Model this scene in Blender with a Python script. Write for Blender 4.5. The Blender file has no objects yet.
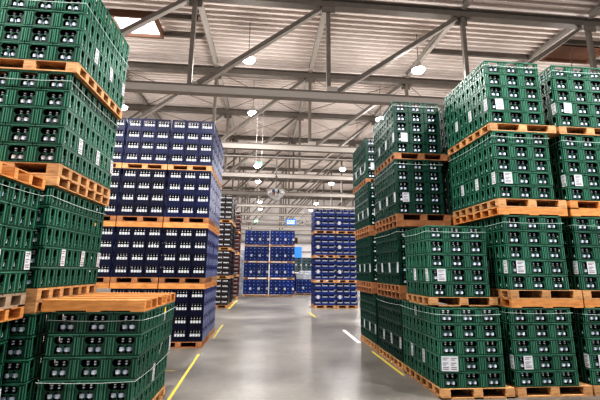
import bpy, math, random
from mathutils import Vector, Matrix
from mathutils.geometry import tessellate_polygon
random.seed(7)
S = bpy.context.scene
C = S.collection
PI = math.pi

# ------------------------------------------------------------------ materials
def mat(name, col, rough=0.5, metal=0.0, var=0.0, noise=None, emit=None, spec=0.5, bump=None, stretch=(1, 1, 1), glass=False):
    m = bpy.data.materials.new(name); m.use_nodes = True
    n = m.node_tree.nodes; l = m.node_tree.links; b = n['Principled BSDF']
    b.inputs['Base Color'].default_value = (*col, 1); b.inputs['Roughness'].default_value = rough
    b.inputs['Metallic'].default_value = metal; b.inputs['Specular IOR Level'].default_value = spec
    src = None
    if noise:
        tc = n.new('ShaderNodeTexCoord'); mp = n.new('ShaderNodeMapping'); mp.inputs['Scale'].default_value = stretch
        nt = n.new('ShaderNodeTexNoise'); nt.inputs['Scale'].default_value = noise[0]; nt.inputs['Detail'].default_value = 5
        cr = n.new('ShaderNodeValToRGB')
        cr.color_ramp.elements[0].position = 0.3; cr.color_ramp.elements[1].position = 0.7
        cr.color_ramp.elements[0].color = (*noise[1], 1); cr.color_ramp.elements[1].color = (*col, 1)
        l.new(tc.outputs['Object'], mp.inputs[0]); l.new(mp.outputs[0], nt.inputs['Vector']); l.new(nt.outputs['Fac'], cr.inputs[0])
        src = cr.outputs[0]
        if bump:
            bp = n.new('ShaderNodeBump'); bp.inputs['Strength'].default_value = bump; bp.inputs['Distance'].default_value = 0.01
            l.new(nt.outputs['Fac'], bp.inputs['Height']); l.new(bp.outputs[0], b.inputs['Normal'])
    if var:
        oi = n.new('ShaderNodeObjectInfo'); mr = n.new('ShaderNodeMapRange')
        mr.inputs['To Min'].default_value = 1 - var; mr.inputs['To Max'].default_value = 1 + var
        hv = n.new('ShaderNodeHueSaturation'); hv.inputs['Color'].default_value = (*col, 1)
        l.new(oi.outputs['Random'], mr.inputs['Value']); l.new(mr.outputs[0], hv.inputs['Value'])
        if src: l.new(src, hv.inputs['Color'])
        src = hv.outputs[0]
    if src: l.new(src, b.inputs['Base Color'])
    if emit:
        b.inputs['Emission Color'].default_value = (*emit[0], 1); b.inputs['Emission Strength'].default_value = emit[1]
    return m

M = {}
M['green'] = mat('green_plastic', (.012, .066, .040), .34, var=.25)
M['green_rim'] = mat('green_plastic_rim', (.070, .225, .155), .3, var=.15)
M['green_dark'] = mat('green_plastic_shaded', (.004, .042, .022), .45)  # dark strips paint shade into the crate seams and rib recesses
M['deep'] = mat('shaded_stack_green', (.005, .026, .019), .36, var=.25)  # same green plastic, darkened to paint shade on the stacks farther back
M['shade_rim'] = mat('shaded_stack_green_rim', (.018, .075, .055), .3, var=.15)
M['navy_shade'] = mat('shaded_navy_plastic', (.0022, .0035, .022), .4, var=.25)  # navy plastic darkened to paint shade on the lower loads
M['wood_shade'] = mat('shaded_pallet_wood', (.40, .19, .085), .75, noise=(9, (.22, .10, .045)), var=.2)  # pallet wood with shade put into its colour
M['green_core'] = mat('green_inner_shade', (.003, .016, .010), .6)
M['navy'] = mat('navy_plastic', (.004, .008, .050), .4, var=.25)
M['navy_core'] = mat('navy_inner_shade', (.002, .004, .016), .6)
M['navy_side'] = mat('navy_printed_plastic', (.008, .018, .13), .35)
M['white_print'] = mat('white_print', (.34, .40, .60), .5)
M['blue'] = mat('blue_plastic', (.006, .022, .135), .4, var=.3)
M['blue_lt'] = mat('light_blue_plastic', (.20, .34, .62), .4)
M['blue_dark'] = mat('blue_inner_shade', (.004, .012, .07), .5)
M['brown'] = mat('dark_brown_plastic', (.022, .014, .014), .4, var=.2)
M['brown_core'] = mat('dark_inner_shade', (.005, .004, .004), .6)
M['red'] = mat('red_brown_plastic', (.10, .028, .018), .45, var=.2)
M['grey'] = mat('grey_green_plastic', (.055, .10, .11), .45, var=.2)
M['greylight'] = mat('pale_grey_plastic', (.30, .32, .35), .5)
M['glass'] = mat('brown_bottle_glass', (.012, .010, .012), .08, spec=.8)
M['label'] = mat('blue_white_bottle_label', (.95, .96, .98), .5, noise=(40, (.55, .70, .93)), var=.2)
M['white_label'] = mat('white_bottle_label', (.62, .64, .66), .45)
M['cap'] = mat('silver_bottle_cap', (.80, .81, .84), .3, .4)
M['paper'] = mat('paper', (.60, .60, .63), .7)
M['ink'] = mat('ink', (.10, .10, .13), .7)
M['tag_green'] = mat('green_tag', (.12, .62, .10), .6)
M['tag_yellow'] = mat('yellow_tag', (.8, .52, .08), .6)
M['wood'] = mat('pallet_wood', (.60, .36, .175), .7, noise=(9, (.36, .185, .080)), stretch=(1, 1, 4), var=.22)
M['wood_orange'] = mat('orange_pallet_wood', (.68, .33, .115), .65, noise=(6, (.46, .20, .065)), stretch=(1, 1, 5), var=.12)
M['wood_grey'] = mat('weathered_wood', (.42, .32, .23), .8, noise=(9, (.24, .17, .12)), var=.15)
M['wood_dark'] = mat('dark_frame_wood', (.16, .085, .055), .7)
M['steel'] = mat('grey_painted_steel', (.185, .165, .145), .6, noise=(3, (.15, .132, .115)), spec=.25)
M['steel_lt'] = mat('pale_painted_steel', (.40, .37, .34), .6, spec=.25)
M['twine'] = mat('white_twine', (.62, .68, .66), .6)
M['film'] = mat('plastic_film', (.55, .58, .64), .2, noise=(6, (.28, .31, .36)), bump=.6)
M['lamp_glow'] = mat('lamp_diffuser', (1, 1, 1), .5, emit=((.97, .96, 1.0), 42))
M['sky_pane'] = mat('skylight_pane', (1, 1, 1), .4, emit=((1, .97, .98), 3.2))
M['exit'] = mat('exit_green', (.02, .55, .35), .5, emit=((.02, .75, .45), .8))
M['exit_white'] = mat('exit_white', (.9, .95, .95), .5, emit=((.9, 1, 1), .7))
M['chrome'] = mat('mirror_chrome', (.92, .92, .94), .03, 1.0)
M['sign_blue'] = mat('sign_blue', (.05, .25, .72), .5, emit=((.05, .3, .8), .3))
M['sign_white'] = mat('sign_white', (.85, .9, .95), .5, emit=((.9, .95, 1), .25))  # slight glow added to brighten the sign face
M['yellow'] = mat('yellow_floor_paint', (.62, .50, .05), .55, noise=(12, (.50, .42, .10)))
M['white_paint'] = mat('white_floor_paint', (.74, .72, .66), .55)
M['wall'] = mat('white_wall_panel', (.84, .81, .80), .7, noise=(.4, (.78, .75, .74)))
M['wallgirt'] = mat('wall_rail', (.42, .41, .40), .6)

def floor_mat():
    m = bpy.data.materials.new('polished_concrete'); m.use_nodes = True
    n = m.node_tree.nodes; l = m.node_tree.links; b = n['Principled BSDF']
    tc = n.new('ShaderNodeTexCoord')
    n1 = n.new('ShaderNodeTexNoise'); n1.inputs['Scale'].default_value = .38; n1.inputs['Detail'].default_value = 8; n1.inputs['Roughness'].default_value = .62
    n2 = n.new('ShaderNodeTexNoise'); n2.inputs['Scale'].default_value = 9; n2.inputs['Detail'].default_value = 6
    mp = n.new('ShaderNodeMapping'); mp.inputs['Scale'].default_value = (.75, .9, 1)
    l.new(tc.outputs['Object'], mp.inputs[0]); l.new(mp.outputs[0], n1.inputs['Vector']); l.new(tc.outputs['Object'], n2.inputs['Vector'])
    c1 = n.new('ShaderNodeValToRGB'); c1.color_ramp.elements[0].position = .32; c1.color_ramp.elements[1].position = .7
    c1.color_ramp.elements[0].color = (.105, .099, .090, 1); c1.color_ramp.elements[1].color = (.37, .35, .32, 1)
    l.new(n1.outputs['Fac'], c1.inputs[0])
    mx = n.new('ShaderNodeMixRGB'); mx.blend_type = 'MULTIPLY'; mx.inputs[0].default_value = .5
    c2 = n.new('ShaderNodeValToRGB'); c2.color_ramp.elements[0].position = .35; c2.color_ramp.elements[0].color = (.6, .6, .6, 1)
    l.new(n2.outputs['Fac'], c2.inputs[0]); l.new(c1.outputs[0], mx.inputs[1]); l.new(c2.outputs[0], mx.inputs[2])
    l.new(mx.outputs[0], b.inputs['Base Color'])
    r = n.new('ShaderNodeMapRange'); r.inputs['To Min'].default_value = .22; r.inputs['To Max'].default_value = .42
    l.new(n1.outputs['Fac'], r.inputs['Value']); l.new(r.outputs[0], b.inputs['Roughness'])
    return m
M['floor'] = floor_mat()
M['roof_shade'] = mat('roof_sheet_shaded', (.50, .44, .41), .6)  # darker sheet copy paints shade on rib webs and upper flats
M['roof'] = mat('corrugated_roof_sheet', (.80, .725, .685), .6, noise=(.6, (.68, .605, .56)))

# ------------------------------------------------------------------ mesh helpers
class MB:
    def __init__(s): s.v = []; s.f = []; s.mi = []; s.ms = []
    def slot(s, m):
        if m not in s.ms: s.ms.append(m)
        return s.ms.index(m)
    def add(s, vs, fs, m):
        k = len(s.v); i = s.slot(m); s.v += [tuple(v) for v in vs]
        for f in fs: s.f.append([a + k for a in f]); s.mi.append(i)
    def box(s, x0, x1, y0, y1, z0, z1, m):
        s.add([(x0, y0, z0), (x1, y0, z0), (x1, y1, z0), (x0, y1, z0), (x0, y0, z1), (x1, y0, z1), (x1, y1, z1), (x0, y1, z1)],
              [(0, 3, 2, 1), (4, 5, 6, 7), (0, 1, 5, 4), (1, 2, 6, 5), (2, 3, 7, 6), (3, 0, 4, 7)], m)
    def lathe(s, prof, cx, cy, n, m):       # prof: (r, z, material of the ring that starts here)
        for i in range(len(prof) - 1):
            (r0, z0, mm), (r1, z1, _) = prof[i], prof[i + 1]
            vs = []; fs = []
            for k in range(n):
                a = 2 * PI * k / n
                vs += [(cx + r0 * math.cos(a), cy + r0 * math.sin(a), z0), (cx + r1 * math.cos(a), cy + r1 * math.sin(a), z1)]
            for k in range(n):
                a, b2 = 2 * k, 2 * ((k + 1) % n)
                fs.append((a, b2, b2 + 1, a + 1))
            s.add(vs, fs, mm or m)
    def bar(s, a, b, w, h, m):              # straight bar of rectangular section from a to b
        a = Vector(a); b = Vector(b); d = (b - a).normalized()
        up = Vector((0, 1, 0)) if abs(d.y) < .9 else Vector((0, 0, 1))
        u = d.cross(up).normalized(); v = u.cross(d).normalized()
        vs = [p + u * (i * w / 2) + v * (j * h / 2) for p in (a, b) for i, j in ((-1, -1), (1, -1), (1, 1), (-1, 1))]
        s.add(vs, [(0, 1, 2, 3), (7, 6, 5, 4), (0, 4, 5, 1), (1, 5, 6, 2), (2, 6, 7, 3), (3, 7, 4, 0)], m)
    def mesh(s, name):
        me = bpy.data.meshes.new(name); me.from_pydata(s.v, [], s.f)
        for m in s.ms: me.materials.append(m)
        me.polygons.foreach_set('material_index', s.mi); me.update()
        return me

def obj(name, me, parent=None, loc=(0, 0, 0), rot=(0, 0, 0)):
    if isinstance(me, MB): me = me.mesh(name)
    o = bpy.data.objects.new(name, me); C.objects.link(o)
    o.location = loc; o.rotation_euler = rot
    if parent: o.parent = parent
    return o
def tag(o, label, cat, group=None, kind=None):
    o['label'] = label; o['category'] = cat
    if group: o['group'] = group
    if kind: o['kind'] = kind
    n = len(label.replace(',', ' ').split())
    if n > 16 or n < 4: print('LABEL LENGTH', n, label)
    return o
def empty(name, loc=(0, 0, 0)):
    o = bpy.data.objects.new(name, None); C.objects.link(o); o.location = loc; o.empty_display_size = .1
    return o
def struct(name, mb, loc=(0, 0, 0)):
    o = obj(name, mb, None, loc); o['kind'] = 'structure'; return o

def panel(mb, outer, holes, t, mp, m):
    """flat panel with holes, drawn in (u, z); mp maps (u, depth, z) to 3-D"""
    loops = [outer] + holes
    flat = [p for lp in loops for p in lp]
    tris = tessellate_polygon([[Vector((p[0], p[1], 0)) for p in lp] for lp in loops])
    n = len(flat)
    vs = [mp(u, 0, z) for u, z in flat] + [mp(u, t, z) for u, z in flat]
    fs = [tuple(tr) for tr in tris] + [tuple(a + n for a in tr) for tr in tris]
    k = 0
    for lp in loops:
        L = len(lp)
        for i in range(L):
            a, b = k + i, k + (i + 1) % L
            fs.append((a, b, b + n, a + n))
        k += L
    mb.add(vs, fs, m)

def oct_(u0, u1, z0, z1, c):
    return [(u0 + c, z0), (u1 - c, z0), (u1, z0 + c), (u1, z1 - c), (u1 - c, z1), (u0 + c, z1), (u0, z1 - c), (u0, z0 + c)]

def four(fn_front, fn_side, W, D, mb):
    hx, hy = W / 2, D / 2
    fn_front(lambda u, t, z: (u, -hy + t, z)); fn_front(lambda u, t, z: (u, hy - t, z))
    fn_side(lambda u, t, z: (-hx + t, u, z)); fn_side(lambda u, t, z: (hx - t, u, z))

# ------------------------------------------------------------------ crates
W, D, H = .296, .437, .206
def green_crate():
    mb = MB(); hw = W / 2; hd = D / 2
    g, rim, core = M['green'], M['green_rim'], M['green_core']
    def bx(mp, u0, u1, t0, t1, z0, z1, m):
        p = [mp(u, t, z) for z in (z0, z1) for u, t in ((u0, t0), (u1, t0), (u1, t1), (u0, t1))]
        mb.add(p, [(0, 3, 2, 1), (4, 5, 6, 7), (0, 1, 5, 4), (1, 2, 6, 5), (2, 3, 7, 6), (3, 0, 4, 7)], m)
    def front(mp):
        holes = [oct_(-.092, .092, .110, .183, .024)]
        for s in (-1, 1):
            c = s * .040
            holes.append([(c - .036, .022), (c + .036, .022), (c + .0375, .068), (c + .018, .103), (c - .018, .103), (c - .0375, .068)])
        panel(mb, [(-hw, 0), (hw, 0), (hw, H), (-hw, H)], holes, .010, mp, g)
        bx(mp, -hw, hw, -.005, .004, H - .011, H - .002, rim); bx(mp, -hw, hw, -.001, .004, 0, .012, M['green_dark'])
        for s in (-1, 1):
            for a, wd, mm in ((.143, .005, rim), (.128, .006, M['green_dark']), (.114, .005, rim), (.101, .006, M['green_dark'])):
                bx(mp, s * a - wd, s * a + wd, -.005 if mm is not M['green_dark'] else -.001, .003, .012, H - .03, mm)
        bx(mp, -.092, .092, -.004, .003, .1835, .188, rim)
    def side(mp):
        holes = []
        for k in (-1, 0, 1):
            c = k * .142
            holes.append(oct_(c - .030, c + .030, .100, .182, .018))
            holes.append([(c - .027, .026), (c + .004, .026), (c + .022, .094), (c - .010, .094)])
        panel(mb, [(-hd, 0), (hd, 0), (hd, H), (-hd, H)], holes, .010, mp, g)
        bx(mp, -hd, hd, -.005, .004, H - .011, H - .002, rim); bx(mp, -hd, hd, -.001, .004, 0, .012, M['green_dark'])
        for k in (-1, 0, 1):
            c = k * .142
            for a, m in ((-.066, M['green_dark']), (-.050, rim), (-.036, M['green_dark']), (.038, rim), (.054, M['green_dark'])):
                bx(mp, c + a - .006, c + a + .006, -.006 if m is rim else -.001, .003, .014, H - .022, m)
    four(front, side, W, D, mb)
    mb.box(-hw + .074, hw - .074, -hd + .085, hd - .085, .006, H - .012, core)  # dark box stands in for the shadow inside the crate
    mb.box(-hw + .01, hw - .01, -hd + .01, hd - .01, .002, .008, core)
    return mb.mesh('green_bottle_crate')

NW, ND, NH = .325, .334, .273
def window_crate(name, w, d, h, body, core, side_m=None, prints=False, win=(.62, .36, .86), fill=None, dots=False):
    mb = MB(); hw = w / 2; hd = d / 2
    def bx(mp, u0, u1, t0, t1, z0, z1, m):
        p = [mp(u, t, z) for z in (z0, z1) for u, t in ((u0, t0), (u1, t0), (u1, t1), (u0, t1))]
        mb.add(p, [(0, 3, 2, 1), (4, 5, 6, 7), (0, 1, 5, 4), (1, 2, 6, 5), (2, 3, 7, 6), (3, 0, 4, 7)], m)
    def front(mp):
        a = win[0] * hw
        panel(mb, [(-hw, 0), (hw, 0), (hw, h), (-hw, h)], [oct_(-a, a, win[1] * h, win[2] * h, .012)], .010, mp, body)
        bx(mp, -hw, hw, -.003, .004, h - .014, h, body); bx(mp, -hw, hw, -.003, .004, 0, .014, body)
        for s in (-1, 1): bx(mp, s * (hw - .012) - .008, s * (hw - .012) + .008, -.003, .004, .014, h - .014, body)
    def side(mp):
        sm = side_m or body
        if prints:
            panel(mb, [(-hd, 0), (hd, 0), (hd, h), (-hd, h)], [oct_(-.05, .05, .72 * h, .88 * h, .01)], .010, mp, sm)
            q = M['white_print']
            for (u0, z0, u1, z1, b) in ((-.13, .05, -.09, .16, .02), (-.09, .16, -.05, .06, .02), (-.03, .05, -.01, .15, .022), (.01, .15, .06, .13, .02), (.06, .13, .05, .05, .02), (.09, .05, .12, .16, .02), (-.13, .025, .13, .035, .012)):
                L = math.hypot(u1 - u0, z1 - z0); nx, nz = -(z1 - z0) / L * b / 2, (u1 - u0) / L * b / 2
                mb.add([mp(u, -.002, z) for u, z in ((u0 - nx, z0 - nz), (u1 - nx, z1 - nz), (u1 + nx, z1 + nz), (u0 + nx, z0 + nz))], [(0, 1, 2, 3)], q)
        else:
            panel(mb, [(-hd, 0), (hd, 0), (hd, h), (-hd, h)], [oct_(-.5 * hd, .5 * hd, .55 * h, .82 * h, .012)], .010, mp, sm)
        bx(mp, -hd, hd, -.003, .004, h - .012, h, sm)
    four(front, side, w, d, mb)
    mb.box(-hw + .085, hw - .085, -hd + .08, hd - .08, .006, h - .02, core)  # core box coloured dark as the shade behind the window
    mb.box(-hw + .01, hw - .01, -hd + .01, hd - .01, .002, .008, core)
    if fill: mb.box(-hw + .02, hw - .02, -hd + .02, hd - .02, .01, h * fill, M['greylight'])
    return mb.mesh(name)

def dot_crate(name, w, d, h, body, dot, dark):
    mb = MB(); hw = w / 2; hd = d / 2
    def front(mp):
        hs = [oct_(c - .055, c + .055, .42 * h, .78 * h, .02) for c in (-w / 4, w / 4)]
        panel(mb, [(-hw, 0), (hw, 0), (hw, h), (-hw, h)], hs, .012, mp, body)
        for z0, z1 in ((h - .016, h), (0, .012)):
            p = [mp(u, t, z) for z in (z0, z1) for u, t in ((-hw, -.003), (hw, -.003), (hw, .004), (-hw, .004))]
            mb.add(p, [(0, 3, 2, 1), (4, 5, 6, 7), (0, 1, 5, 4), (1, 2, 6, 5), (2, 3, 7, 6), (3, 0, 4, 7)], body)
    four(front, lambda mp: panel(mb, [(-hd, 0), (hd, 0), (hd, h), (-hd, h)], [oct_(-.07, .07, .45 * h, .75 * h, .02)], .012, mp, body), w, d, mb)
    mb.box(-hw + .03, hw - .03, -hd + .03, hd - .03, .006, h - .02, dark)  # dark core paints the shade behind the holes
    for c in (-w / 4, w / 4):
        mb.box(c - .04, c + .04, -hd + .02, -hd + .031, .43 * h, .66 * h, dot)
    return mb.mesh(name)

# ------------------------------------------------------------------ bottles
def prof_small():
    g, lb, cp = M['glass'], M['label'], M['cap']
    return [(0, .002, g), (.029, .002, g), (.031, .010, g), (.0315, .036, lb), (.0315, .076, g), (.029, .098, g), (.014, .122, lb), (.0130, .136, g), (.0125, .146, cp), (.0145, .147, cp), (.0145, .160, cp), (0, .161, cp)]
def prof_white():
    g, lb, cp = M['glass'], M['white_label'], M['cap']
    return [(0, .002, g), (.025, .002, g), (.0262, .012, g), (.0264, .092, lb), (.0264, .150, g), (.022, .165, g), (.013, .178, lb), (.0125, .206, g), (.0130, .218, cp), (.0150, .219, cp), (.0150, .232, cp), (0, .233, cp)]
def bottle_mesh(name, prof, n=12):
    mb = MB(); mb.lathe(prof, 0, 0, n, M['glass']); me = mb.mesh(name)
    for p in me.polygons: p.use_smooth = True
    return me
def bottle_parts():
    p = prof_small(); g = M['glass']
    body = [(r, z, m if m is g or z > .1 else g) for r, z, m in p[:9]]
    lab = [(.0318, .036, M['label']), (.0318, .076, M['label'])]
    cap = [(r, z, M['cap']) for r, z, m in p[8:]]
    return bottle_mesh('bottle', body), bottle_mesh('bottle_label', lab), bottle_mesh('bottle_cap', cap)

HB = .222
ME = {'green': green_crate(),
      'navy': window_crate('navy_bottle_crate', NW - .004, ND - .004, NH, M['navy'], M['navy_core'], M['navy_side'], True, (.78, .33, .87)),
      'blue_window': window_crate('blue_window_crate', .316, .40, .243, M['blue'], M['blue_dark'], win=(.80, .36, .86), fill=.58),
      'blue_dot': dot_crate('blue_dotted_crate', .52, .40, .226, M['blue'], M['blue_lt'], M['blue_dark']),
      'brown': window_crate('brown_bottle_crate', .316, .33, HB, M['brown'], M['brown_core'], win=(.86, .26, .90), fill=.34),
      'red': window_crate('red_bottle_crate', .316, .33, HB, M['red'], M['brown_core'], win=(.80, .30, .80), fill=.5),
      'grey': window_crate('grey_stacked_crate', .42, .40, .246, M['grey'], M['brown_core'], win=(.80, .40, .80), fill=.44)}
B_SMALL = bottle_mesh('bottle', prof_small()); B_WHITE = bottle_mesh('white_label_bottle', prof_white(), 10)
B_PARTS = bottle_parts()

def recolour(me, swap):
    m2 = me.copy()
    for i, m in enumerate(m2.materials):
        if m.name in swap: m2.materials[i] = swap[m.name]
    return m2
VAR = {('green', 'deep'): recolour(ME['green'], {'green_plastic': M['deep'], 'green_plastic_rim': M['shade_rim']}),
       ('navy', 'deep'): recolour(ME['navy'], {'navy_plastic': M['navy_shade']})}  # deep tone: crate copies with shade put into the colour
# ------------------------------------------------------------------ paper labels (parts of the crates)
def paper(w, h, double=False):
    mb = MB(); mb.box(-w / 2, w / 2, -.0015, .0015, -h / 2, h / 2, M['paper'])
    cols = ((-w * .24, w * .36), (w * .24, w * .36)) if double else ((0, w * .72),)
    for cx, cw in cols:
        for k, zz in enumerate((.38, .26, .05, -.08, -.24, -.36)):
            ww = cw * (1, .7, .9, .55, .95, .95)[k]
            mb.box(cx - cw / 2, cx - cw / 2 + ww, -.0025, -.0015, zz * h - h * .022, zz * h + h * .022, M['ink'])
    return mb
P_FRONT = paper(.13, .175).mesh('paper_label'); P_DBL = paper(.235, .19, True).mesh('paper_label'); P_SIDE = paper(.085, .18).mesh('paper_label')
P_FAR = paper(.12, .16).mesh('paper_label')

# ------------------------------------------------------------------ pallets
PH, JH = .130, .115
def make_block(l, d, m):
    mb = MB(); mb.box(-l / 2, l / 2, -d / 2, d / 2, .018, PH - .022, m); return mb.mesh('block')
BLK = {k: make_block(.125, .075, M[k]) for k in ('wood', 'wood_orange', 'wood_grey', 'wood_shade')}
def deck_mesh(w, d, m):
    mb = MB(); n = max(4, round(d / .16)); p = d / n
    for k in range(n): mb.box(-w / 2, w / 2, -d / 2 + k * p + .006, -d / 2 + (k + 1) * p - .006, PH - .011, PH, m)
    for x in (-w / 2 + .0625, 0, w / 2 - .0625): mb.box(x - .0625, x + .0625, -d / 2, d / 2, PH - .022, PH - .011, m)
    return mb.mesh('deck')
def base_mesh(w, d, m):
    mb = MB()
    for x in (-w / 2 + .0625, 0, w / 2 - .0625): mb.box(x - .0625, x + .0625, -d / 2, d / 2, 0, .018, m)
    for y in (-d / 2 + .05, d / 2 - .05): mb.box(-w / 2, w / 2, y - .05, y + .05, .0005, .0175, m)
    return mb.mesh('base_board')
_pc = {}
def pallet(xc, yc, z, w, d, label, wood='wood', rows=7, parts=True, group=None):
    if parts:
        root = empty('wooden_pallet', (xc, yc, z)); tag(root, label, 'pallet', group)
        k = ('p', round(w, 3), round(d, 3), wood)
        if k not in _pc: _pc[k] = (deck_mesh(w, d, M[wood]), base_mesh(w, d, M[wood]))
        obj('deck', _pc[k][0], root); obj('base_board', _pc[k][1], root)
        for x in (-w / 2 + .0625, 0, w / 2 - .0625):
            for i in range(rows):
                obj('block', BLK[wood], root, (x, -d / 2 + .0375 + i * (d - .075) / (rows - 1), 0))
        return root
    k = ('s', round(w, 3), round(d, 3), wood, rows)
    if k not in _pc:
        mb = MB(); m = M[wood]
        mb.box(-w / 2, w / 2, -d / 2, d / 2, PH - .022, PH, m); mb.box(-w / 2, w / 2, -d / 2, d / 2, 0, .018, m)
        for x in (-w / 2 + .0625, 0, w / 2 - .0625):
            for i in range(rows):
                y = -d / 2 + .0375 + i * (d - .075) / (rows - 1); mb.box(x - .0625, x + .0625, y - .0375, y + .0375, .018, PH - .022, m)
        _pc[k] = mb.mesh('wooden_pallet')
    return tag(obj('wooden_pallet', _pc[k], None, (xc, yc, z)), label, 'pallet', group)
def beam_pallet(xc, yc, z, w, d, label, wood='wood_orange', n=7, parts=True, group=None):
    """pallet whose front is one solid beam and whose sides show a row of openings"""
    m = M[wood]; bw = .05
    def beams(mb, y): mb.box(-w / 2, w / 2, y - bw / 2, y + bw / 2, .012, JH - .012, m)
    ys = [-d / 2 + bw / 2 + i * (d - bw) / (n - 1) for i in range(n)]
    k = ('j', round(w, 3), round(d, 3), wood, n, parts)
    if parts:
        root = empty('beam_pallet', (xc, yc, z)); tag(root, label, 'pallet', group)
        if k not in _pc:
            a = MB(); beams(a, 0)
            t = MB(); u = MB()
            for i in range(5):
                y0 = -d / 2 + i * (d - .19) / 4
                t.box(-w / 2, w / 2, y0, y0 + .19, JH - .012, JH, m)
            for i in (0, 3, 6):
                x0 = -w / 2 + i * w / 7; u.box(x0 + .003, x0 + w / 7 - .003, -d / 2, d / 2, 0, .012, m)
            _pc[k] = (a.mesh('beam'), t.mesh('deck'), u.mesh('base_board'))
        for y in ys: obj('beam', _pc[k][0], root, (0, y, 0))
        obj('deck', _pc[k][1], root); obj('base_board', _pc[k][2], root)
        return root
    if k not in _pc:
        mb = MB()
        for y in ys: beams(mb, y)
        mb.box(-w / 2, w / 2, -d / 2, d / 2, JH - .012, JH, m); mb.box(-w / 2, w / 2, -d / 2, d / 2, 0, .012, m)
        _pc[k] = mb.mesh('beam_pallet')
    return tag(obj('beam_pallet', _pc[k], None, (xc, yc, z)), label, 'pallet', group)

# ------------------------------------------------------------------ camera
cam_d = bpy.data.cameras.new('camera'); cam = bpy.data.objects.new('camera', cam_d); C.objects.link(cam); S.camera = cam
cam_d.sensor_width = 36; cam_d.lens = 367.2 / 600 * 36; cam_d.clip_start = .05; cam_d.clip_end = 300
pitch, yaw, roll = (math.radians(a) for a in (10.82, 5.19, .59))
EYE = Vector((0, 0, 1.66))
cam.matrix_world = Matrix.Translation(EYE) @ Matrix.Rotation(-yaw, 4, 'Z') @ Matrix.Rotation(PI / 2 + pitch, 4, 'X') @ Matrix.Rotation(roll, 4, 'Z')

# ------------------------------------------------------------------ loads of crates
ORD = ('bottom', '2nd', '3rd', '4th', 'top')
crates = {k: [] for k in ME}      # kind -> dicts
bottles = {'small': [], 'white': []}
def layer_word(k, n): return 'bottom-layer' if k == 0 else 'top-layer' if k == n - 1 else ('2nd-layer', '3rd-layer', '4th-layer')[k - 1]
LOADW = ('bottom load', 'second load', 'third load', 'top load')
def load(kind, x, y, z, away, nx, ny, nl, w, d, lh, where, cols=None, rows=None, jitter=.004, lean=0, papers=None, btl=None, skip=None, tone=''):
    """x = aisle face, y = front face; away = +1 when the load reaches to larger x (right-hand stacks)"""
    cols = range(nx) if cols is None else cols; rows = range(1, ny) if rows is None else rows
    for k in range(nl):
        sx = lean * (nl - 1 - k) + random.uniform(-jitter, jitter)
        sy = random.uniform(-jitter, jitter)
        cells = [(c, 0) for c in cols] + [(0, r) for r in rows]
        for c, r in cells:
            if skip and skip(k, c, r): continue
            cx = x + away * (c + .5) * w + sx + random.uniform(-.0012, .0012); cy = y + (r + .5) * d + sy; cz = z + k * lh
            if r == 0:
                lr = (('left', 'middle', 'right') if away > 0 else ('right', 'middle', 'left'))[c] if nx == 3 else 'column%d' % (c + 1)
                col = 'front-' + lr
            else: col = 'aisle-side ' + ('second', 'third')[r - 1] if r < 3 else 'aisle-side rear'
            pp = [p for p in (papers or []) if p[0] == k and p[1] == c and p[2] == r]
            crates[kind].append(dict(t=tone, sz=lh / GL if kind == 'green' else 1, p=(cx, cy, cz), l=layer_word(k, nl), c=col, wh=where, pap=pp, dist=(Vector((cx, cy, cz)) - EYE).length))
            if btl == 'small':
                if r == 0:
                    for s, sw in ((-1, 'left'), (1, 'right')):
                        bottles['small'].append(dict(p=(cx + s * .036, cy - d / 2 + .0425, cz + .008), s=sw, l=layer_word(k, nl), c=col, wh=where, f=1))
                if c == 0:
                    for q in (-1, 0, 1):
                        bottles['small'].append(dict(p=(cx - away * (w / 2 - .047), cy + q * .142, cz + .008), s=('near', 'middle', 'far')[q + 1], l=layer_word(k, nl), c=col, wh=where, f=0))
            elif btl == 'white' and r == 0:
                for s, sw in ((-1.5, 'leftmost'), (-.5, 'second'), (.5, 'third'), (1.5, 'rightmost')):
                    bottles['white'].append(dict(p=(cx + s * .0615, cy - d / 2 + .040, cz + .008), s=sw, l=layer_word(k, nl), c=col, wh=where, f=1))

GW, GD, GL = .305, .445, .208
def side_papers(ny, end, layer=1, front=True, start=0):
    out = [(layer, 0, r, 'side', end) for r in range(start, ny)]
    if front: out.append((layer, 0, 0, 'front', 0))
    return out

Z1, Z2, Z3, Z4 = .13, 1.415, 2.70, 3.87
def green_stack(name, X, Y, away, zs, ny=3, pw=1.04, cols=None, rows=None, colt=None, papers=True, wood=None, dx=None, plain=False, skip=None, ends=.17, lhs=None, ty=None, tone=''):
    lhs = lhs or [GL] * 4
    pd = ny * GD + .02
    names = {1: ('only load',), 2: ('lower load', 'upper load'), 4: LOADW}[len(zs)]
    for i, z in enumerate(zs):
        xx = X + (dx[i] if dx else 0)
        cs = colt[i] if colt else cols
        where = names[i] + ' of ' + name
        pap = side_papers(ny, away * -ends if away > 0 else ends, front=away > 0) if papers else None
        Yi = Y + (ty[i] if ty else 0)
        load('green', xx, Yi + .008, z, away, 3, ny, 5, GW, GD, lhs[i], where, cs, () if name == NL and i == 0 else rows, papers=pap, btl='small', skip=skip, tone=tone)
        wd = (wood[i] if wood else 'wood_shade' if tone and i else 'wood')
        pallet(xx + away * (pw / 2 - .004), Yi + pd / 2 - .004, z - PH, pw - .008, pd - .012, 'wooden pallet under the ' + names[i] + ' of the ' + name, wd, 7, not plain)
        if i and z - zs[i - 1] > 5 * GL + PH + .10:
            beam_pallet(xx + away * (pw / 2 - .004), Yi + pd / 2 - .004, z - PH - JH, pw - .008, pd - .012, 'solid-fronted pallet between %s and %s of the %s' % (names[i - 1], names[i], name), 'wood_shade' if tone else 'wood_orange' if away > 0 else 'wood', 7, not plain)

NL = 'tall left stack'
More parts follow.
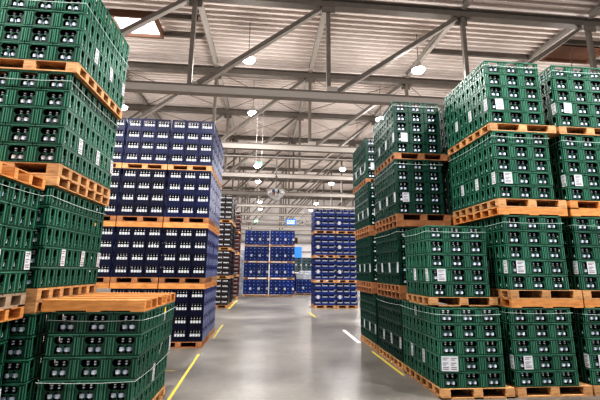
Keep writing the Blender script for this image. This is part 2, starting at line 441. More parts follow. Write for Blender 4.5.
# right-hand side
AX = 2.37
RZ = (.13, 1.415, 2.745, 3.94); RL = (.208, .216, .213, .212)
green_stack('tall stack near right edge', 3.45, 5.07, 1, RZ, dx=(0, .03, -.03, -.05), pw=1.10, lhs=RL)
green_stack('tall stack at right edge', 4.60, 5.08, 1, RZ, colt=((0, 1), (0, 1), (0, 1, 2), (0, 1, 2)), rows=(), dx=(-.02, 0, -.02, -.04), pw=1.08, lhs=RL, wood=('wood', 'wood', 'wood_orange', 'wood'))
# two-load stack: lower load three crates deep, upper one two deep
N2 = 'two-load right stack'
load('green', AX, 5.07, Z1, 1, 3, 3, 5, GW, GD, GL, 'lower load of ' + N2, papers=[(1, 0, 0, 'double', 0), (1, 0, 1, 'side', -.17), (1, 0, 2, 'side', -.17), (4, 0, 1, 'grey', .05)], btl='small')
pallet(AX + .51, 5.06 + .664, 0, 1.025, 1.345, 'worn wooden pallet on the floor under the two-load right stack', 'wood')
load('green', AX, 5.26, Z1 + 5 * GL + PH, 1, 3, 2, 5, GW, GD, GL, 'upper load of ' + N2, papers=[(1, 0, 0, 'front', 0), (1, 0, 0, 'side', -.17), (1, 0, 1, 'side', -.17)], btl='small')
pallet(AX + .51, 5.25 + .45, Z1 + 5 * GL, 1.03, .90, 'short pale pallet between the loads of the two-load right stack', 'wood', 5)
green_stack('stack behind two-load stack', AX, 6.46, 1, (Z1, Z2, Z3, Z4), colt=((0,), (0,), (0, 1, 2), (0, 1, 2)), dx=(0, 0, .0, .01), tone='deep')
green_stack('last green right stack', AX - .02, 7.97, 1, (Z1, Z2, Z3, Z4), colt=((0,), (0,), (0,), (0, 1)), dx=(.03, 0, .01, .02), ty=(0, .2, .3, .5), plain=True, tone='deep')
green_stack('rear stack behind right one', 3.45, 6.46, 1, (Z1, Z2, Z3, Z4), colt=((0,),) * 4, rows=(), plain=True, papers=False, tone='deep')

# left-hand side
NL = 'tall left stack'
LZ = (.13, 1.45, 2.77, 3.975); LL = (.215, .215, .215, .215)
green_stack(NL, -2.29, 4.05, -1, LZ, colt=((0, 1), (0,), (0, 1, 2), (0, 1, 2)), dx=(0, 0, .04, .09), lhs=LL)
green_stack('tall stack left beside it', -3.40, 4.10, -1, LZ, colt=((), (), (0,), (0,)), rows=(), papers=False, plain=True)
NE = 'stack cut by left edge'
load('green', -2.46, 2.66, Z1, -1, 3, 3, 5, GW, GD, GL, 'lower load of ' + NE, (), (2,), papers=side_papers(3, .17, front=False), btl='small')
load('green', -2.36, 2.66, Z2, -1, 3, 3, 5, GW, GD, GL, 'upper load of ' + NE, (), (1, 2), papers=side_papers(3, .17, front=False), btl='small')
pallet(-2.46 - .51, 2.65 + .668, 0, 1.03, 1.34, 'wooden pallet on the floor under the stack cut by left edge')
beam_pallet(-2.36 - .51, 2.65 + .668, Z2 - PH - JH, 1.03, 1.34, 'orange pallet on the lower load of stack cut by left edge')
pallet(-2.36 - .51, 2.65 + .668, Z2 - PH, 1.03, 1.34, 'grey weathered pallet under upper load of stack cut by left edge', 'wood_grey')
beam_pallet(-2.33 - .51, 2.65 + .668, Z2 + 5 * GL, 1.03, 1.34, 'empty orange pallet lying on top of the stack cut by left edge')
NF = 'low left foreground stack'
load('green', -1.245, 4.11, Z1, -1, 3, 3, 5, .303, GD, .218, NF, papers=[(1, 0, 1, 'side', .03), (4, 0, 1, 'yellow', .17), (2, 0, 1, 'strip', .17), (2, 0, 2, 'side', .19)], btl='small', lean=-.014)
pallet(-1.28 - .48, 4.1 + .675, 0, .94, 1.33, 'wooden pallet on the floor under the low left foreground stack')
beam_pallet(-1.235 - .505, 4.07 + .67, Z1 + 5 * .218, 1.01, 1.33, 'orange solid-fronted pallet lying on top of low left foreground stack')

# navy stacks with white-labelled bottles (left)
LB = .275
nz = [.13]; nz.append(nz[0] + 4 * LB + PH + JH); nz.append(nz[1] + 4 * LB + PH + JH); nz.append(nz[2] + 4 * LB + PH)
NV = ('navy stack by the aisle', 'middle navy stack', 'leftmost navy stack')
for s in range(3):
    for i, z in enumerate(nz):
        if s == 2 and i == 0: continue
        cs = (0, 1, 2) if s < 2 else (0, 1)
        x = -1.32 - s * 1.02
        wh = LOADW[i] + ' of ' + NV[s]
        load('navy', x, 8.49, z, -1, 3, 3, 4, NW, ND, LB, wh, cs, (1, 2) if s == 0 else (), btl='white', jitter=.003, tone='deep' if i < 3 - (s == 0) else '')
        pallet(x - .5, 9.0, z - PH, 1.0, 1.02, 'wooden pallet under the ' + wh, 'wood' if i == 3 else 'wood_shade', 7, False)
        if i in (1, 2): beam_pallet(x - .5, 9.0, z - PH - JH, 1.0, 1.02, 'orange solid-fronted pallet low under ' + wh, 'wood_orange', 7, False)
for i, z in enumerate(nz):
    wh = LOADW[i] + ' of rear navy stack'
    load('navy', -1.32, 9.53, z, -1, 3, 3, 4, NW, ND, LB, wh, (0,), (1, 2), jitter=.003)
    pallet(-1.82, 10.04, z - PH, 1.0, 1.0, 'wooden pallet under the ' + wh, 'wood', 7, False)
    if i in (1, 2): beam_pallet(-1.82, 10.04, z - PH - JH, 1.0, 1.0, 'orange solid-fronted pallet low under ' + wh, 'wood_orange', 7, False)

# far stacks
def far_stack(kind, x, y, away, tiers, nx, ny, nl, w, d, lh, name, rows=(), papers=None, gap=PH, btl=None, pal='wood', cols=None, tw=None):
    z = PH
    for i in range(tiers):
        wh = ((tw or LOADW)[i] + ' of ' + name) if tiers > 1 else name
        load(kind, x, y, z, away, nx, ny, nl, w, d, lh, wh, cols, rows, papers=papers, btl=btl, jitter=.003)
        pallet(x + away * nx * w / 2, y + ny * d / 2, z - PH, nx * w + .02, ny * d, 'wooden pallet under the ' + wh, pal, 7, False)
        z += nl * lh + gap
PF = [(1, 0, 0, 'far', 0)]
far_stack('blue_window', 2.22, 16.8, 1, 4, 3, 3, 4, .320, .41, .246, 'left blue windowed stack', (1, 2), PF)
far_stack('blue_window', 3.22, 16.8, 1, 4, 3, 3, 4, .320, .41, .246, 'right blue windowed stack', (), PF)
PD = [(1, c, 0, 'farR', 0) for c in range(3)]
far_stack('blue_dot', -1.38, 24.3, 1, 4, 3, 2, 4, .53, .41, .230, 'left dotted blue stack', (1,), PD)
far_stack('blue_dot', .28, 24.1, 1, 4, 3, 2, 4, .53, .41, .230, 'right dotted blue stack', (), PD)
far_stack('blue_dot', 2.15, 25.6, 1, 1, 2, 2, 4, .53, .41, .230, 'low film-topped blue stack', (), PD[:1])
far_stack('blue_dot', 2.0, 27.5, 1, 1, 3, 2, 5, .53, .41, .230, 'low blue stack far behind', (), None)
far_stack('brown', -1.60, 16.9, -1, 4, 3, 3, 5, .320, .34, .225, 'brown crate stack', (1, 2), None, btl='white')
far_stack('brown', -1.58, 18.2, -1, 4, 3, 3, 5, .320, .34, .225, 'rear brown crate stack', (1, 2), None, cols=(0,))
far_stack('red', -1.56, 22.0, -1, 4, 3, 3, 5, .320, .34, .225, 'reddish crate stack', (1, 2), None, cols=(0, 1))
far_stack('grey', 1.9, 33.0, 1, 2, 3, 2, 5, .43, .41, .250, 'left grey crate stack', (), [(2, c, 0, 'farR', 0) for c in range(3)])
far_stack('grey', 3.24, 33.0, 1, 2, 3, 2, 5, .43, .41, .250, 'right grey crate stack', (), [(2, c, 0, 'farR', 0) for c in range(3)])
far_stack('grey', -2.75, 32.0, 1, 2, 3, 2, 5, .43, .41, .250, 'grey crate stack far left', (), [(2, c, 0, 'farR', 0) for c in range(3)])

# ------------------------------------------------------------------ instantiate the crates
NAMES = {'green': ('green_bottle_crate', 'green plastic crate', 'crate', 'green bottle crates on the pallets'),
         'navy': ('navy_bottle_crate', 'navy crate', 'crate', 'navy crates of white-labelled bottles'),
         'blue_window': ('blue_window_crate', 'blue crate', 'crate', 'blue windowed crates'),
         'blue_dot': ('blue_dotted_crate', 'blue crate', 'crate', 'dotted blue crates across the aisle end'),
         'brown': ('brown_bottle_crate', 'dark brown crate', 'crate', 'dark brown crates of bottles'),
         'red': ('red_bottle_crate', 'reddish crate', 'crate', 'reddish crates far left'),
         'grey': ('grey_stacked_crate', 'grey crate', 'crate', 'grey crates in the distance')}
HD = {'green': (D, W), 'navy': (ND, NW), 'blue_window': (.40, .316), 'blue_dot': (.40, .52), 'brown': (.33, .316), 'red': (.33, .316), 'grey': (.40, .42)}
TG = MB(); TG.box(-.032, .032, -.0015, .0015, -.02, .055, M['tag_green']); TG.box(-.032, .032, -.0015, .0015, -.075, -.02, M['paper']); TG = TG.mesh('tag')
TY = MB(); TY.box(-.035, .035, -.0015, .0015, -.005, .075, M['tag_yellow']); TY.box(-.035, .035, -.0015, .0015, -.085, -.005, M['greylight']); TY = TY.mesh('tag')
TGY = MB(); TGY.box(-.045, .045, -.0015, .0015, -.08, .06, M['greylight']); TGY = TGY.mesh('tag')
TST = MB(); TST.box(-.009, .009, -.0015, .0015, -.1, .1, M['paper']); TST = TST.mesh('tape_strip')
def paper_place(kind, pp, cx_sign):
    """mesh, local location, rotation of one paper label on its crate"""
    d, w = HD[kind]; t = pp[3]; h = H if kind == 'green' else .23
    zc = h * .5
    if t in ('front', 'double', 'far', 'farR'):
        me = {'front': P_FRONT, 'double': P_DBL, 'far': P_FAR, 'farR': P_FAR}[t]
        return me, (.04 if t == 'front' else -.01 if t == 'double' else (0 if t == 'far' else w * .36), -d / 2 - .0065, zc), (0, random.uniform(-.05, .05), 0)
    me = {'side': P_SIDE, 'grey': TGY, 'yellow': TY, 'strip': TST, 'green': TG}[t]
    return me, (cx_sign * (w / 2 + .0065), pp[4] + random.uniform(-.01, .01), zc), (random.uniform(-.04, .04) + (.25 if t == 'strip' else 0), 0, PI / 2 if cx_sign > 0 else -PI / 2)
for kind, lst in crates.items():
    lst.sort(key=lambda q: q['dist'])
    nm, ad, cat, grp = NAMES[kind]
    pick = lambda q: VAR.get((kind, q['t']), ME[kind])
    for q in lst[:300]:
        o = obj(nm, pick(q), None, q['p']); o.scale = (1, 1, q['sz'])
        tag(o, '%s, %s %s, %s' % (ad, q['l'], q['c'], q['wh']), cat, grp)
        for pp in q['pap']:
            me, loc, rot = paper_place(kind, pp, 1 if q['p'][0] < 0 else -1)
            c = obj('tag' if me in (TG, TY, TGY) else 'tape_strip' if me is TST else 'paper_label', me, o, loc, rot)
            if me in (TG, TY, TGY): c['label'] = 'small coloured tag hanging on the crate'
    rest = lst[300:]
    if rest:
        def merge(name, items, parent=None):
            vs = []; fs = []; mi = []; ms = []
            for me, mw in items:
                k = len(vs); mp_ = []
                for m in me.materials:
                    if m not in ms: ms.append(m)
                    mp_.append(ms.index(m))
                vs += [tuple(mw @ v.co) for v in me.vertices]
                for p in me.polygons: fs.append([a + k for a in p.vertices]); mi.append(mp_[p.material_index])
            me = bpy.data.meshes.new(name); me.from_pydata(vs, [], fs)
            for m in ms: me.materials.append(m)
            me.polygons.foreach_set('material_index', mi); me.update()
            return obj(name, me, parent)
        o = merge(nm + '_mass', [(pick(q), Matrix.Translation(q['p']) @ Matrix.Diagonal((1, 1, q['sz'], 1))) for q in rest])
        tag(o, 'shade-darkened green crates of the two farthest green stacks on the right', cat, None, 'stuff')
        pit = []
        for q in rest:
            for pp in q['pap']:
                me, loc, rot = paper_place(kind, pp, 1 if q['p'][0] < 0 else -1)
                from mathutils import Euler
                pit.append((me, Matrix.Translation(q['p']) @ Matrix.Translation(loc) @ Euler(rot).to_matrix().to_4x4()))
        if pit: merge('paper_label', pit, o)

def merge_bottles(name, me, pts, label):
    vs = []; fs = []; mi = []
    base = [tuple(v.co) for v in me.vertices]; pol = [(list(p.vertices), p.material_index) for p in me.polygons]
    for (x, y, z) in pts:
        k = len(vs); vs += [(a + x, b + y, c + z) for a, b, c in base]
        for f, m in pol: fs.append([a + k for a in f]); mi.append(m)
    m2 = bpy.data.meshes.new(name); m2.from_pydata(vs, [], fs)
    for m in me.materials: m2.materials.append(m)
    m2.polygons.foreach_set('material_index', mi); m2.polygons.foreach_set('use_smooth', [True] * len(fs)); m2.update()
    return tag(obj(name, m2), label, 'bottle', None, 'stuff')
for kind, me, nm, ad in (('small', B_SMALL, 'bottle', 'bottle'), ('white', B_WHITE, 'white_label_bottle', 'white-labelled bottle')):
    lst = bottles[kind]
    for q in lst: q['dist'] = (Vector(q['p']) - EYE).length * (1 if q['f'] else 2.2)
    lst.sort(key=lambda q: q['dist'])
    for q in lst[:300]:
        lb = '%s %s, %s %s crate, %s' % (q['s'], ad, q['l'], q['c'], q['wh'])
        if q['wh'] == NF and q['f']:
            o = obj('bottle', B_PARTS[0], None, q['p']); obj('bottle_label', B_PARTS[1], o); obj('bottle_cap', B_PARTS[2], o)
        else: o = obj(nm, me, None, q['p'])
        tag(o, lb, 'bottle', 'bottles inside the green crates' if kind == 'small' else 'white-labelled bottles inside the navy crates')
    if lst[300:]:
        merge_bottles(nm + '_mass', me, [q['p'] for q in lst[300:]], 'dark bottles glimpsed inside the farther green crates' if kind == 'small' else 'white-labelled bottles in the higher navy and brown crates')

# ------------------------------------------------------------------ twine round the loads
def twine(x0, x1, y0, y1, z, label, sag=.006):
    mb = MB(); o = .012; t = .0026
    pts = [(x0 - o, y0 - o), (x1 + o, y0 - o), (x1 + o, y1 + o), (x0 - o, y1 + o)]
    for i in range(4):
        a, b = pts[i], pts[(i + 1) % 4]; n = 6
        for k in range(n):
            f0, f1 = k / n, (k + 1) / n
            za = z - sag * math.sin(PI * f0) * (2 + i % 2); zb = z - sag * math.sin(PI * f1) * (2 + i % 2)
            mb.bar((a[0] + (b[0] - a[0]) * f0, a[1] + (b[1] - a[1]) * f0, za), (a[0] + (b[0] - a[0]) * f1, a[1] + (b[1] - a[1]) * f1, zb), t * 2, t * 2, M['twine'])
    return tag(obj('binding_twine', mb), label, 'twine')
def tw(X, Y, away, z, label, ny=3, nx=3):
    xs = sorted((X, X + away * nx * GW)); return twine(xs[0], xs[1], Y, Y + ny * GD + .02, z, label)
tw(-1.25, 4.11, -1, Z1 + 4 * .218 + .135, 'thin twine around the top layer of low left foreground stack')
tw(-1.285, 4.11, -1, Z1 + 2 * .218 - .02, 'thin twine low around the low left foreground stack')
tw(AX, 5.07, 1, Z1 + 4 * GL + .12, 'thin twine around top layer, lower load of two-load right stack')
tw(AX, 5.26, 1, Z1 + 9 * GL + PH + .12, 'thin twine around top layer, upper load of two-load right stack', 2)
for i, z in enumerate(RZ):
    tw(3.45 + (0, .03, -.03, -.05)[i], 5.07, 1, z + 4 * .213 + .12, 'thin twine around the %s of tall stack near right edge' % LOADW[i])
    if i > 0: tw(-2.29 + (0, 0, .04, .09)[i], 4.05, -1, LZ[i] + 4 * .215 + .1 - (GL if i == 3 else 0), 'thin twine around the %s of the tall left stack' % LOADW[i])
    tw(4.57, 5.08, 1, z + 4 * GL + .12, 'thin twine around the %s of tall stack at right edge' % LOADW[i])
    tw(AX, 6.46, 1, (Z1, Z2, Z3, Z4)[i] + 4 * GL + .12, 'thin twine around the %s of stack behind two-load stack' % LOADW[i])
tw(-2.36, 2.66, -1, Z2 + 4 * GL + .15, 'thin twine around upper load of stack cut by left edge')

# ------------------------------------------------------------------ the hall
XW0, XW1, YE, Y0 = -16.9, 21.2, 56.0, -7.0
mb = MB(); mb.box(XW0, XW1, Y0, YE, -.1, 0, M['floor']); struct('floor', mb)
SL = .052                                   # roof slope along the hall
def roof_z(y): return 11.02 + SL * (min(y, 40) - 11.0)
def roof_sheet():
    mb = MB(); pitch = .30; y = Y0; pts = []
    while y < YE:
        pts += [(y, .0), (y + .10, .0), (y + .125, .14), (y + .275, .14)]
        y += pitch
    vs = []; fs = []
    for (yy, dz) in pts:
        vs += [(XW0, yy, roof_z(yy) + dz), (XW1, yy, roof_z(yy) + dz)]
    for i in range(len(pts) - 1): fs.append((2 * i, 2 * i + 1, 2 * i + 3, 2 * i + 2))
    mb.add(vs, fs, M['roof']); mb.slot(M['roof_shade'])
    for i in range(len(fs)):
        if i % 4 in (1, 2): mb.mi[i] = 1
    return mb
struct('ceiling', roof_sheet())
mb = MB(); mb.box(XW0 - .2, XW0, Y0, YE, 0, 14, M['wall']); struct('wall_left', mb)
mb = MB(); mb.box(XW1, XW1 + .2, Y0, YE, 0, 14, M['wall']); struct('wall_right', mb)
mb = MB(); mb.box(XW0, XW1, YE, YE + .2, 0, 14, M['wall']); struct('wall_back', mb)
for i, z in enumerate((2.6, 4.3, 5.6, 6.9, 8.4)):
    mb = MB(); mb.box(XW0 + .02, XW1 - .02, YE - .16, YE - .001, z, z + .22, M['wallgirt']); struct('trim_%d' % (i + 1), mb)
# door and small window on the back wall
mb = MB(); mb.box(4.25, 5.4, YE - .2, YE - .161, 2.9, 5.1, M['sign_blue']); struct('door_1', mb)
mb = MB(); mb.box(4.25, 4.75, YE - .21, YE - .161, 5.6, 6.5, M['wood_dark']); struct('window_3', mb)

def ibeam(mb, a, b, w, h, m, tf=.03, tw_=.02):
    """I-section from a to b (horizontal or sloping), w wide, h high, a/b on the axis"""
    a = Vector(a); b = Vector(b); d = (b - a).normalized(); side = d.cross(Vector((0, 0, 1))).normalized(); up = side.cross(d)
    def sec(u0, u1, v0, v1):
        vs = [p + side * u + up * v for p in (a, b) for u, v in ((u0, v0), (u1, v0), (u1, v1), (u0, v1))]
        mb.add(vs, [(0, 1, 2, 3), (7, 6, 5, 4), (0, 4, 5, 1), (1, 5, 6, 2), (2, 6, 7, 3), (3, 7, 4, 0)], m)
    sec(-w / 2, w / 2, -h / 2, -h / 2 + tf); sec(-w / 2, w / 2, h / 2 - tf, h / 2); sec(-tw_ / 2, tw_ / 2, -h / 2 + tf, h / 2 - tf)
NODES = (-16.8, -12.1, -7.4, -2.55, 1.9, 6.7, 11.5, 16.3, 21.1)
TY_ = [11.0 + 5.25 * k for k in range(9)]
ZB = 7.22
ordw = ('nearest', 'second', 'third', 'fourth', 'fifth', 'sixth', 'seventh', 'eighth', 'ninth')
for k, ty in enumerate(TY_):
    zt = roof_z(ty) - .38
    root = empty('roof_truss', (0, ty, 0)); tag(root, 'grey steel lattice roof truss, %s from the camera, crossing the hall' % ordw[k], 'truss', 'steel roof trusses')
    mb = MB(); ibeam(mb, (XW0 + .03, 0, zt), (XW1 - .03, 0, zt), .26, .32, M['steel']); obj('top_chord', mb, root)
    mb = MB(); mb.box(XW0 + .03, XW1 - .03, -.12, .12, ZB - .14, ZB + .08, M['steel_lt']); mb.box(XW0 + .03, XW1 - .03, -.13, .13, ZB + .08, ZB + .14, M['steel']); obj('bottom_chord', mb, root)
    for i, x in enumerate(NODES[1:-1]):
        mb = MB(); mb.box(-.065, .065, -.065, .065, ZB + .14, zt - .16, M['steel']); obj('post', mb, root, (x, 0, 0))
        if k < 4:
            gy = -.09 if i % 2 else .09
            mb = MB(); mb.box(-.22, .22, -.015, .015, zt - .38, zt - .16, M['steel']); obj('gusset_plate', mb, root, (x, gy, 0))
            mb = MB(); mb.box(-.08, .28, -.015, .015, ZB + .14, ZB + .32, M['steel_lt']); obj('gusset_plate', mb, root, (x, gy, 0))
    for a, b in zip(NODES[:-1], NODES[1:]):
        mb = MB(); p = Vector((a + .28, 0, ZB + .2)); q = Vector((b - .28, 0, zt - .2))
        mb.bar(p, q, .11, .12, M['steel']); mb.bar(p + Vector((.05, 0, -.08)), q + Vector((.05, 0, -.08)), .02, .15, M['steel_lt'])
        obj('diagonal', mb, root)
# purlins along the hall at the truss nodes, one per bay
for j, x in enumerate(NODES[1:-1]):
    for k in range(len(TY_)):
        y0 = TY_[k - 1] + .14 if k else 5.8
        y1 = TY_[k] - .14
        mb = MB(); h0, h1 = roof_z(y0) - .15, roof_z(y1) - .15
        ibeam(mb, (0, y0, h0), (0, y1, h1), .17, .26, M['steel_lt'])
        o = obj('roof_purlin', mb, None, (x, 0, 0))
        tag(o, 'pale steel purlin, %s purlin line from left, running up to the %s roof truss' % (ordw[j], ordw[k]), 'purlin', 'steel roof purlins')
# thin cross bracing between trusses
for k in range(1, 5):
    for j in range(2, 6):
        a, b = NODES[j], NODES[j + 1]; y0, y1 = TY_[k], TY_[k + 1]
        for s in (0, 1):
            mb = MB(); mb.bar((a if s else b, y0 + .16, roof_z(y0) - .32), (b if s else a, y1 - .16, roof_z(y1) - .32), .022, .022, M['steel'])
            o = obj('bracing_rod', mb)
            tag(o, 'thin %s bracing rod behind the %s truss, right of the %s purlin line' % ('rising-right' if s else 'rising-left', ordw[k], ordw[j - 1]), 'rod', 'roof bracing rods')

# skylights
def skylight(n, x0, x1, y0, y1, pane, frame):
    mb = MB(); z = roof_z(y0) - .10; z2 = z - .16
    for a in ((x0 - .08, x1 + .08, y0 - .08, y0), (x0 - .08, x1 + .08, y1, y1 + .08), (x0 - .08, x0, y0, y1), (x1, x1 + .08, y0, y1)): mb.box(*a, z2, z + .12, frame)
    o = struct('window_%d' % n, mb)
    mb = MB(); mb.box(x0, x1, y0, y1, z - .02, z, pane); c = obj('skylight_pane', mb, o); c['kind'] = 'structure'
skylight(1, -5.95, -4.45, 12.75, 13.85, M['sky_pane'], M['wood_dark'])
skylight(2, 11.9, 14.0, 12.7, 13.7, M['wood_dark'], M['wood_dark'])
for i, (x0, x1, y) in enumerate(((-4.35, -2.8, 12.7), (-4.35, -2.8, 13.9), (-7.3, -6.05, 12.7), (11.6, 16.2, 12.55), (11.6, 16.2, 13.9), (6.8, 11.4, 13.9))):
    mb = MB(); mb.box(x0, x1, y - .05, y + .05, roof_z(y) - .2, roof_z(y) - .02, M['steel']); struct('trim_%d' % (i + 6), mb)

# high-bay lamps
def lamp(x, y, z, label, gain=1):
    root = empty('high_bay_lamp', (x, y, z)); tag(root, label, 'lamp', 'hanging hall lamps')
    mb = MB(); mb.lathe([(.05, .34, None), (.10, .30, None), (.12, .14, None), (.25, .02, None), (.26, 0, None), (.24, 0, None)], 0, 0, 20, M['steel_lt']); obj('housing', mb, root)
    mb = MB(); mb.lathe([(.235, .0, None), (.23, -.05, None), (.17, -.11, None), (.09, -.15, None), (0, -.165, None)], 0, 0, 20, M['lamp_glow']); obj('diffuser', mb, root)
    mb = MB(); zt = roof_z(y) + .02 - z; mb.bar((0, 0, .34), (0, 0, zt), .02, .02, M['steel']); obj('hanging_rod', mb, root)
    ld = bpy.data.lights.new('lamp_light', 'POINT'); ld.energy = LAMP * (1.6 if gain > 1 else 1); ld.color = (1, .96, .93); ld.shadow_soft_size = .22
    lo = bpy.data.objects.new('lamp_light', ld); C.objects.link(lo); lo.parent = root; lo.location = (0, 0, -.36)
    ls = bpy.data.lights.new('lamp_beam', 'SPOT'); ls.energy = BEAM * gain; ls.color = (1, .97, .95); ls.shadow_soft_size = .22
    ls.spot_size = math.radians(150); ls.spot_blend = .5
    lo = bpy.data.objects.new('lamp_beam', ls); C.objects.link(lo); lo.parent = root; lo.location = (0, 0, -.36)
LAMP = 170; BEAM = 700
LY = [2.6, 7.7, 12.9, 17.8, 22.8, 27.6, 32.6, 37.8, 43.0, 48.2]
for nm, lx in (('left row', -7.3), ('middle row', -.85), ('right row', 5.85), ('far right row', 12.5)):
    for i, y in enumerate(LY):
        if lx in (-7.3, 12.5) and i in (4, 6, 8): continue
        if i == 4 and lx == -.85 or i == 1: continue
        lamp(lx, y, 9.55 if lx < 12 else 9.5, 'bright round hanging lamp, %s, %s from the camera' % (nm, (ordw + ('tenth',))[i]), 2.6 if i == 0 else 1)  # nearest lamps, out of view, are boosted to brighten the near stacks

# convex mirror domes hanging from a pipe
def dome(x, y, z, r, label):
    root = empty('mirror_dome', (x, y, z)); tag(root, label, 'mirror')
    mb = MB(); prof = [(r * math.cos(a), -r * 1.05 * math.sin(a), None) for a in [PI / 2 * i / 10 for i in range(11)]]
    mb.lathe(prof, 0, 0, 32, M['chrome']); me = mb.mesh('dome')
    for p in me.polygons: p.use_smooth = True
    obj('dome', me, root)
    mb = MB(); mb.lathe([(r * 1.02, -.01, None), (r * 1.05, .0, None), (r * 1.02, .02, None), (0, .03, None)], 0, 0, 32, M['steel_lt']); obj('rim', mb, root)
    for sx, sy in ((-1, 0), (1, 0), (0, 1)):
        mb = MB(); mb.bar((sx * r, sy * r, 0), (0, 0, r * 1.7), .02, .02, M['steel']); obj('chain', mb, root)
    mb = MB(); mb.bar((0, 0, r * 1.7), (0, 0, r * 1.7 + .65), .05, .05, M['steel_lt']); obj('hanging_rod', mb, root)
dome(.31, 13.0, 4.46, .34, 'silver half-round mirror dome hanging over the aisle from a thin pipe')
dome(3.0, 30.0, 5.6, .34, 'small distant mirror dome hanging right of the blue sign')
def pipe(y, z, x0, x1, label):
    mb = MB(); n = 10
    vs = [(x, .028 * math.cos(2 * PI * k / n), .028 * math.sin(2 * PI * k / n)) for x in (x0, x1) for k in range(n)]
    mb.add(vs, [(k, (k + 1) % n, n + (k + 1) % n, n + k) for k in range(n)], M['steel_lt'])
    tag(obj('ceiling_pipe', mb, None, (0, y, z)), label, 'pipe')
pipe(13.0, 5.40 + .32, -7, 10, 'thin pale pipe crossing the hall above the mirror dome')
pipe(30.0, 6.8, -7, 10, 'thin far pipe crossing above the distant mirror dome')
# exit signs
def exit_sign(x, y, z, label):
    root = empty('exit_sign', (x, y, z)); tag(root, label, 'sign')
    mb = MB(); mb.box(-.17, .17, -.02, .02, -.11, .11, M['exit']); obj('panel', mb, root)
    mb = MB(); mb.box(-.15, .02, -.024, -.021, -.02, .02, M['exit_white']); mb.add([(.0, -.024, .05), (.0, -.024, -.05), (.06, -.024, 0)], [(0, 1, 2)], M['exit_white'])
    mb.box(.07, .14, -.024, -.021, -.085, .085, M['exit_white']); mb.box(-.11, -.08, -.024, -.021, -.085, .085, M['exit_white']); obj('pictogram', mb, root)
    for s in (-1, 1):
        mb = MB(); mb.bar((s * .15, 0, .11), (s * .15, 0, roof_z(y) - z), .012, .012, M['steel_lt']); obj('hanging_wire', mb, root)
exit_sign(-.50, 19.0, 1.66 + .2916 * 19.0, 'green and white exit sign hanging on two wires near the left')
exit_sign(-.98, 34.0, 1.66 + .1304 * 34.0, 'small distant green exit sign above the dotted blue stacks')
# hall sign
def text_mesh(s, size, m):
    cu = bpy.data.curves.new('t', 'FONT'); cu.body = s; cu.size = size; cu.align_x = 'CENTER'; cu.align_y = 'CENTER'; cu.extrude = .003
    o = bpy.data.objects.new('t', cu); C.objects.link(o); bpy.context.view_layer.update()
    me = bpy.data.meshes.new_from_object(o.evaluated_get(bpy.context.evaluated_depsgraph_get())); bpy.data.objects.remove(o)
    me.materials.clear(); me.materials.append(m); return me
root = empty('hanging_sign', (.0666 * 26, 26, 1.66 + .1297 * 26)); tag(root, 'blue-edged white hanging sign with dark lettering above the blue stacks', 'sign')
mb = MB(); mb.box(-.36, .36, -.02, .02, -.21, .21, M['sign_blue']); obj('panel', mb, root)
mb = MB(); mb.box(-.30, .27, -.024, -.021, -.15, .12, M['sign_white']); obj('face', mb, root)
obj('lettering', text_mesh('MA14', .27, M['sign_blue']), root, (-.01, -.03, -.01), (PI / 2, 0, 0))
for s in (-1, 1):
    mb = MB(); mb.bar((s * .3, 0, .21), (s * .3, 0, roof_z(26) - 1.66 - .1297 * 26), .012, .012, M['steel_lt']); obj('hanging_wire', mb, root)

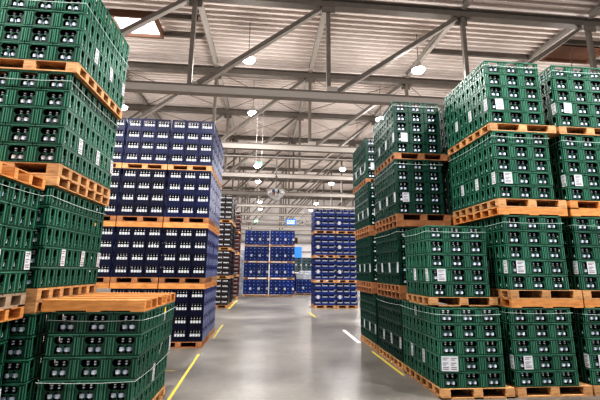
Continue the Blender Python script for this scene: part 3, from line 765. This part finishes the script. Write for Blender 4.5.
# film-wrapped pallet loads
def film_load(x, y, z, w, d, h, label):
    root = empty('wrapped_load', (x, y, z)); tag(root, label, 'pallet load')
    random.seed(3); mb = MB(); n = 10; vs = []; rings = 7
    for r in range(rings):
        for k in range(n * 4):
            sd, f = divmod(k, n); f = f / n - .5
            px, py = ((f, -.5), (.5, f), (-f, .5), (-.5, -f))[sd]
            j = random.uniform(-.02, .02); s = 1 - .10 * (r == rings - 1)
            vs.append((px * (w + j) * s, py * (d + j) * s, h * r / (rings - 1) + random.uniform(-.01, .01) * (0 < r < rings - 1)))
    N = n * 4
    fs = [(r * N + k, r * N + (k + 1) % N, (r + 1) * N + (k + 1) % N, (r + 1) * N + k) for r in range(rings - 1) for k in range(N)]
    fs.append(tuple((rings - 1) * N + k for k in range(N)))
    mb.add(vs, fs, M['film']); obj('film_wrap', mb, root)
film_load(2.68, 26.0, PH + .92, 1.0, .75, .42, 'silvery film-wrapped bundle on the low blue stack')
film_load(3.0, 27.9, PH + 1.15, .9, .7, .35, 'silvery film-wrapped bundle on the farther low blue stack')
film_load(-1.62, 27.0, 0, .34, .8, 3.0, 'tall grey film-wrapped load left of the dotted blue stacks')

# floor markings
def line(x0, y0, x1, y1, w, m, n):
    mb = MB(); d = Vector((x1 - x0, y1 - y0, 0)).normalized(); s = Vector((-d.y, d.x, 0)) * w / 2
    a = Vector((x0, y0, .002)); b = Vector((x1, y1, .002))
    mb.add([a - s, b - s, b + s, a + s], [(0, 1, 2, 3)], m)
    o = obj('floor_marking', mb); tag(o, n, 'floor marking'); return o
line(-1.14, 3.2, -1.27, 7.9, .042, M['yellow'], 'long yellow floor line along the left side of the aisle')
line(-1.22, 9.6, -1.25, 11.9, .045, M['yellow'], 'short yellow floor line beside the navy stack')
line(-1.52, 16.6, -1.50, 21.2, .10, M['yellow'], 'distant yellow floor line before the reddish stack')
line(-2.0, 6.68, -1.45, 6.68, .03, M['yellow'], 'thin yellow cross mark beside the long yellow line')
line(2.28, 6.2, 2.28, 8.0, .05, M['yellow'], 'thin yellow floor line along the right green stacks')
line(2.24, 8.9, 2.26, 10.8, .09, M['white_paint'], 'white floor line beyond the last green right stack')
line(1.85, 13.7, 1.80, 15.3, .07, M['yellow'], 'faint yellow floor dash before the blue windowed stacks')

# ------------------------------------------------------------------ light and look
w = bpy.data.worlds.new('world'); S.world = w; w.use_nodes = True
w.node_tree.nodes['Background'].inputs[0].default_value = (.93, .96, 1.0, 1)
w.node_tree.nodes['Background'].inputs[1].default_value = .55
S.view_settings.view_transform = 'Standard'
S.view_settings.look = 'High Contrast'
S.view_settings.exposure = 0.12
S.cycles.use_denoising = True
S.cycles.max_bounces = 8
print('COUNTS', {k: len(v) for k, v in crates.items()}, {k: len(v) for k, v in bottles.items()}, len(bpy.data.objects))
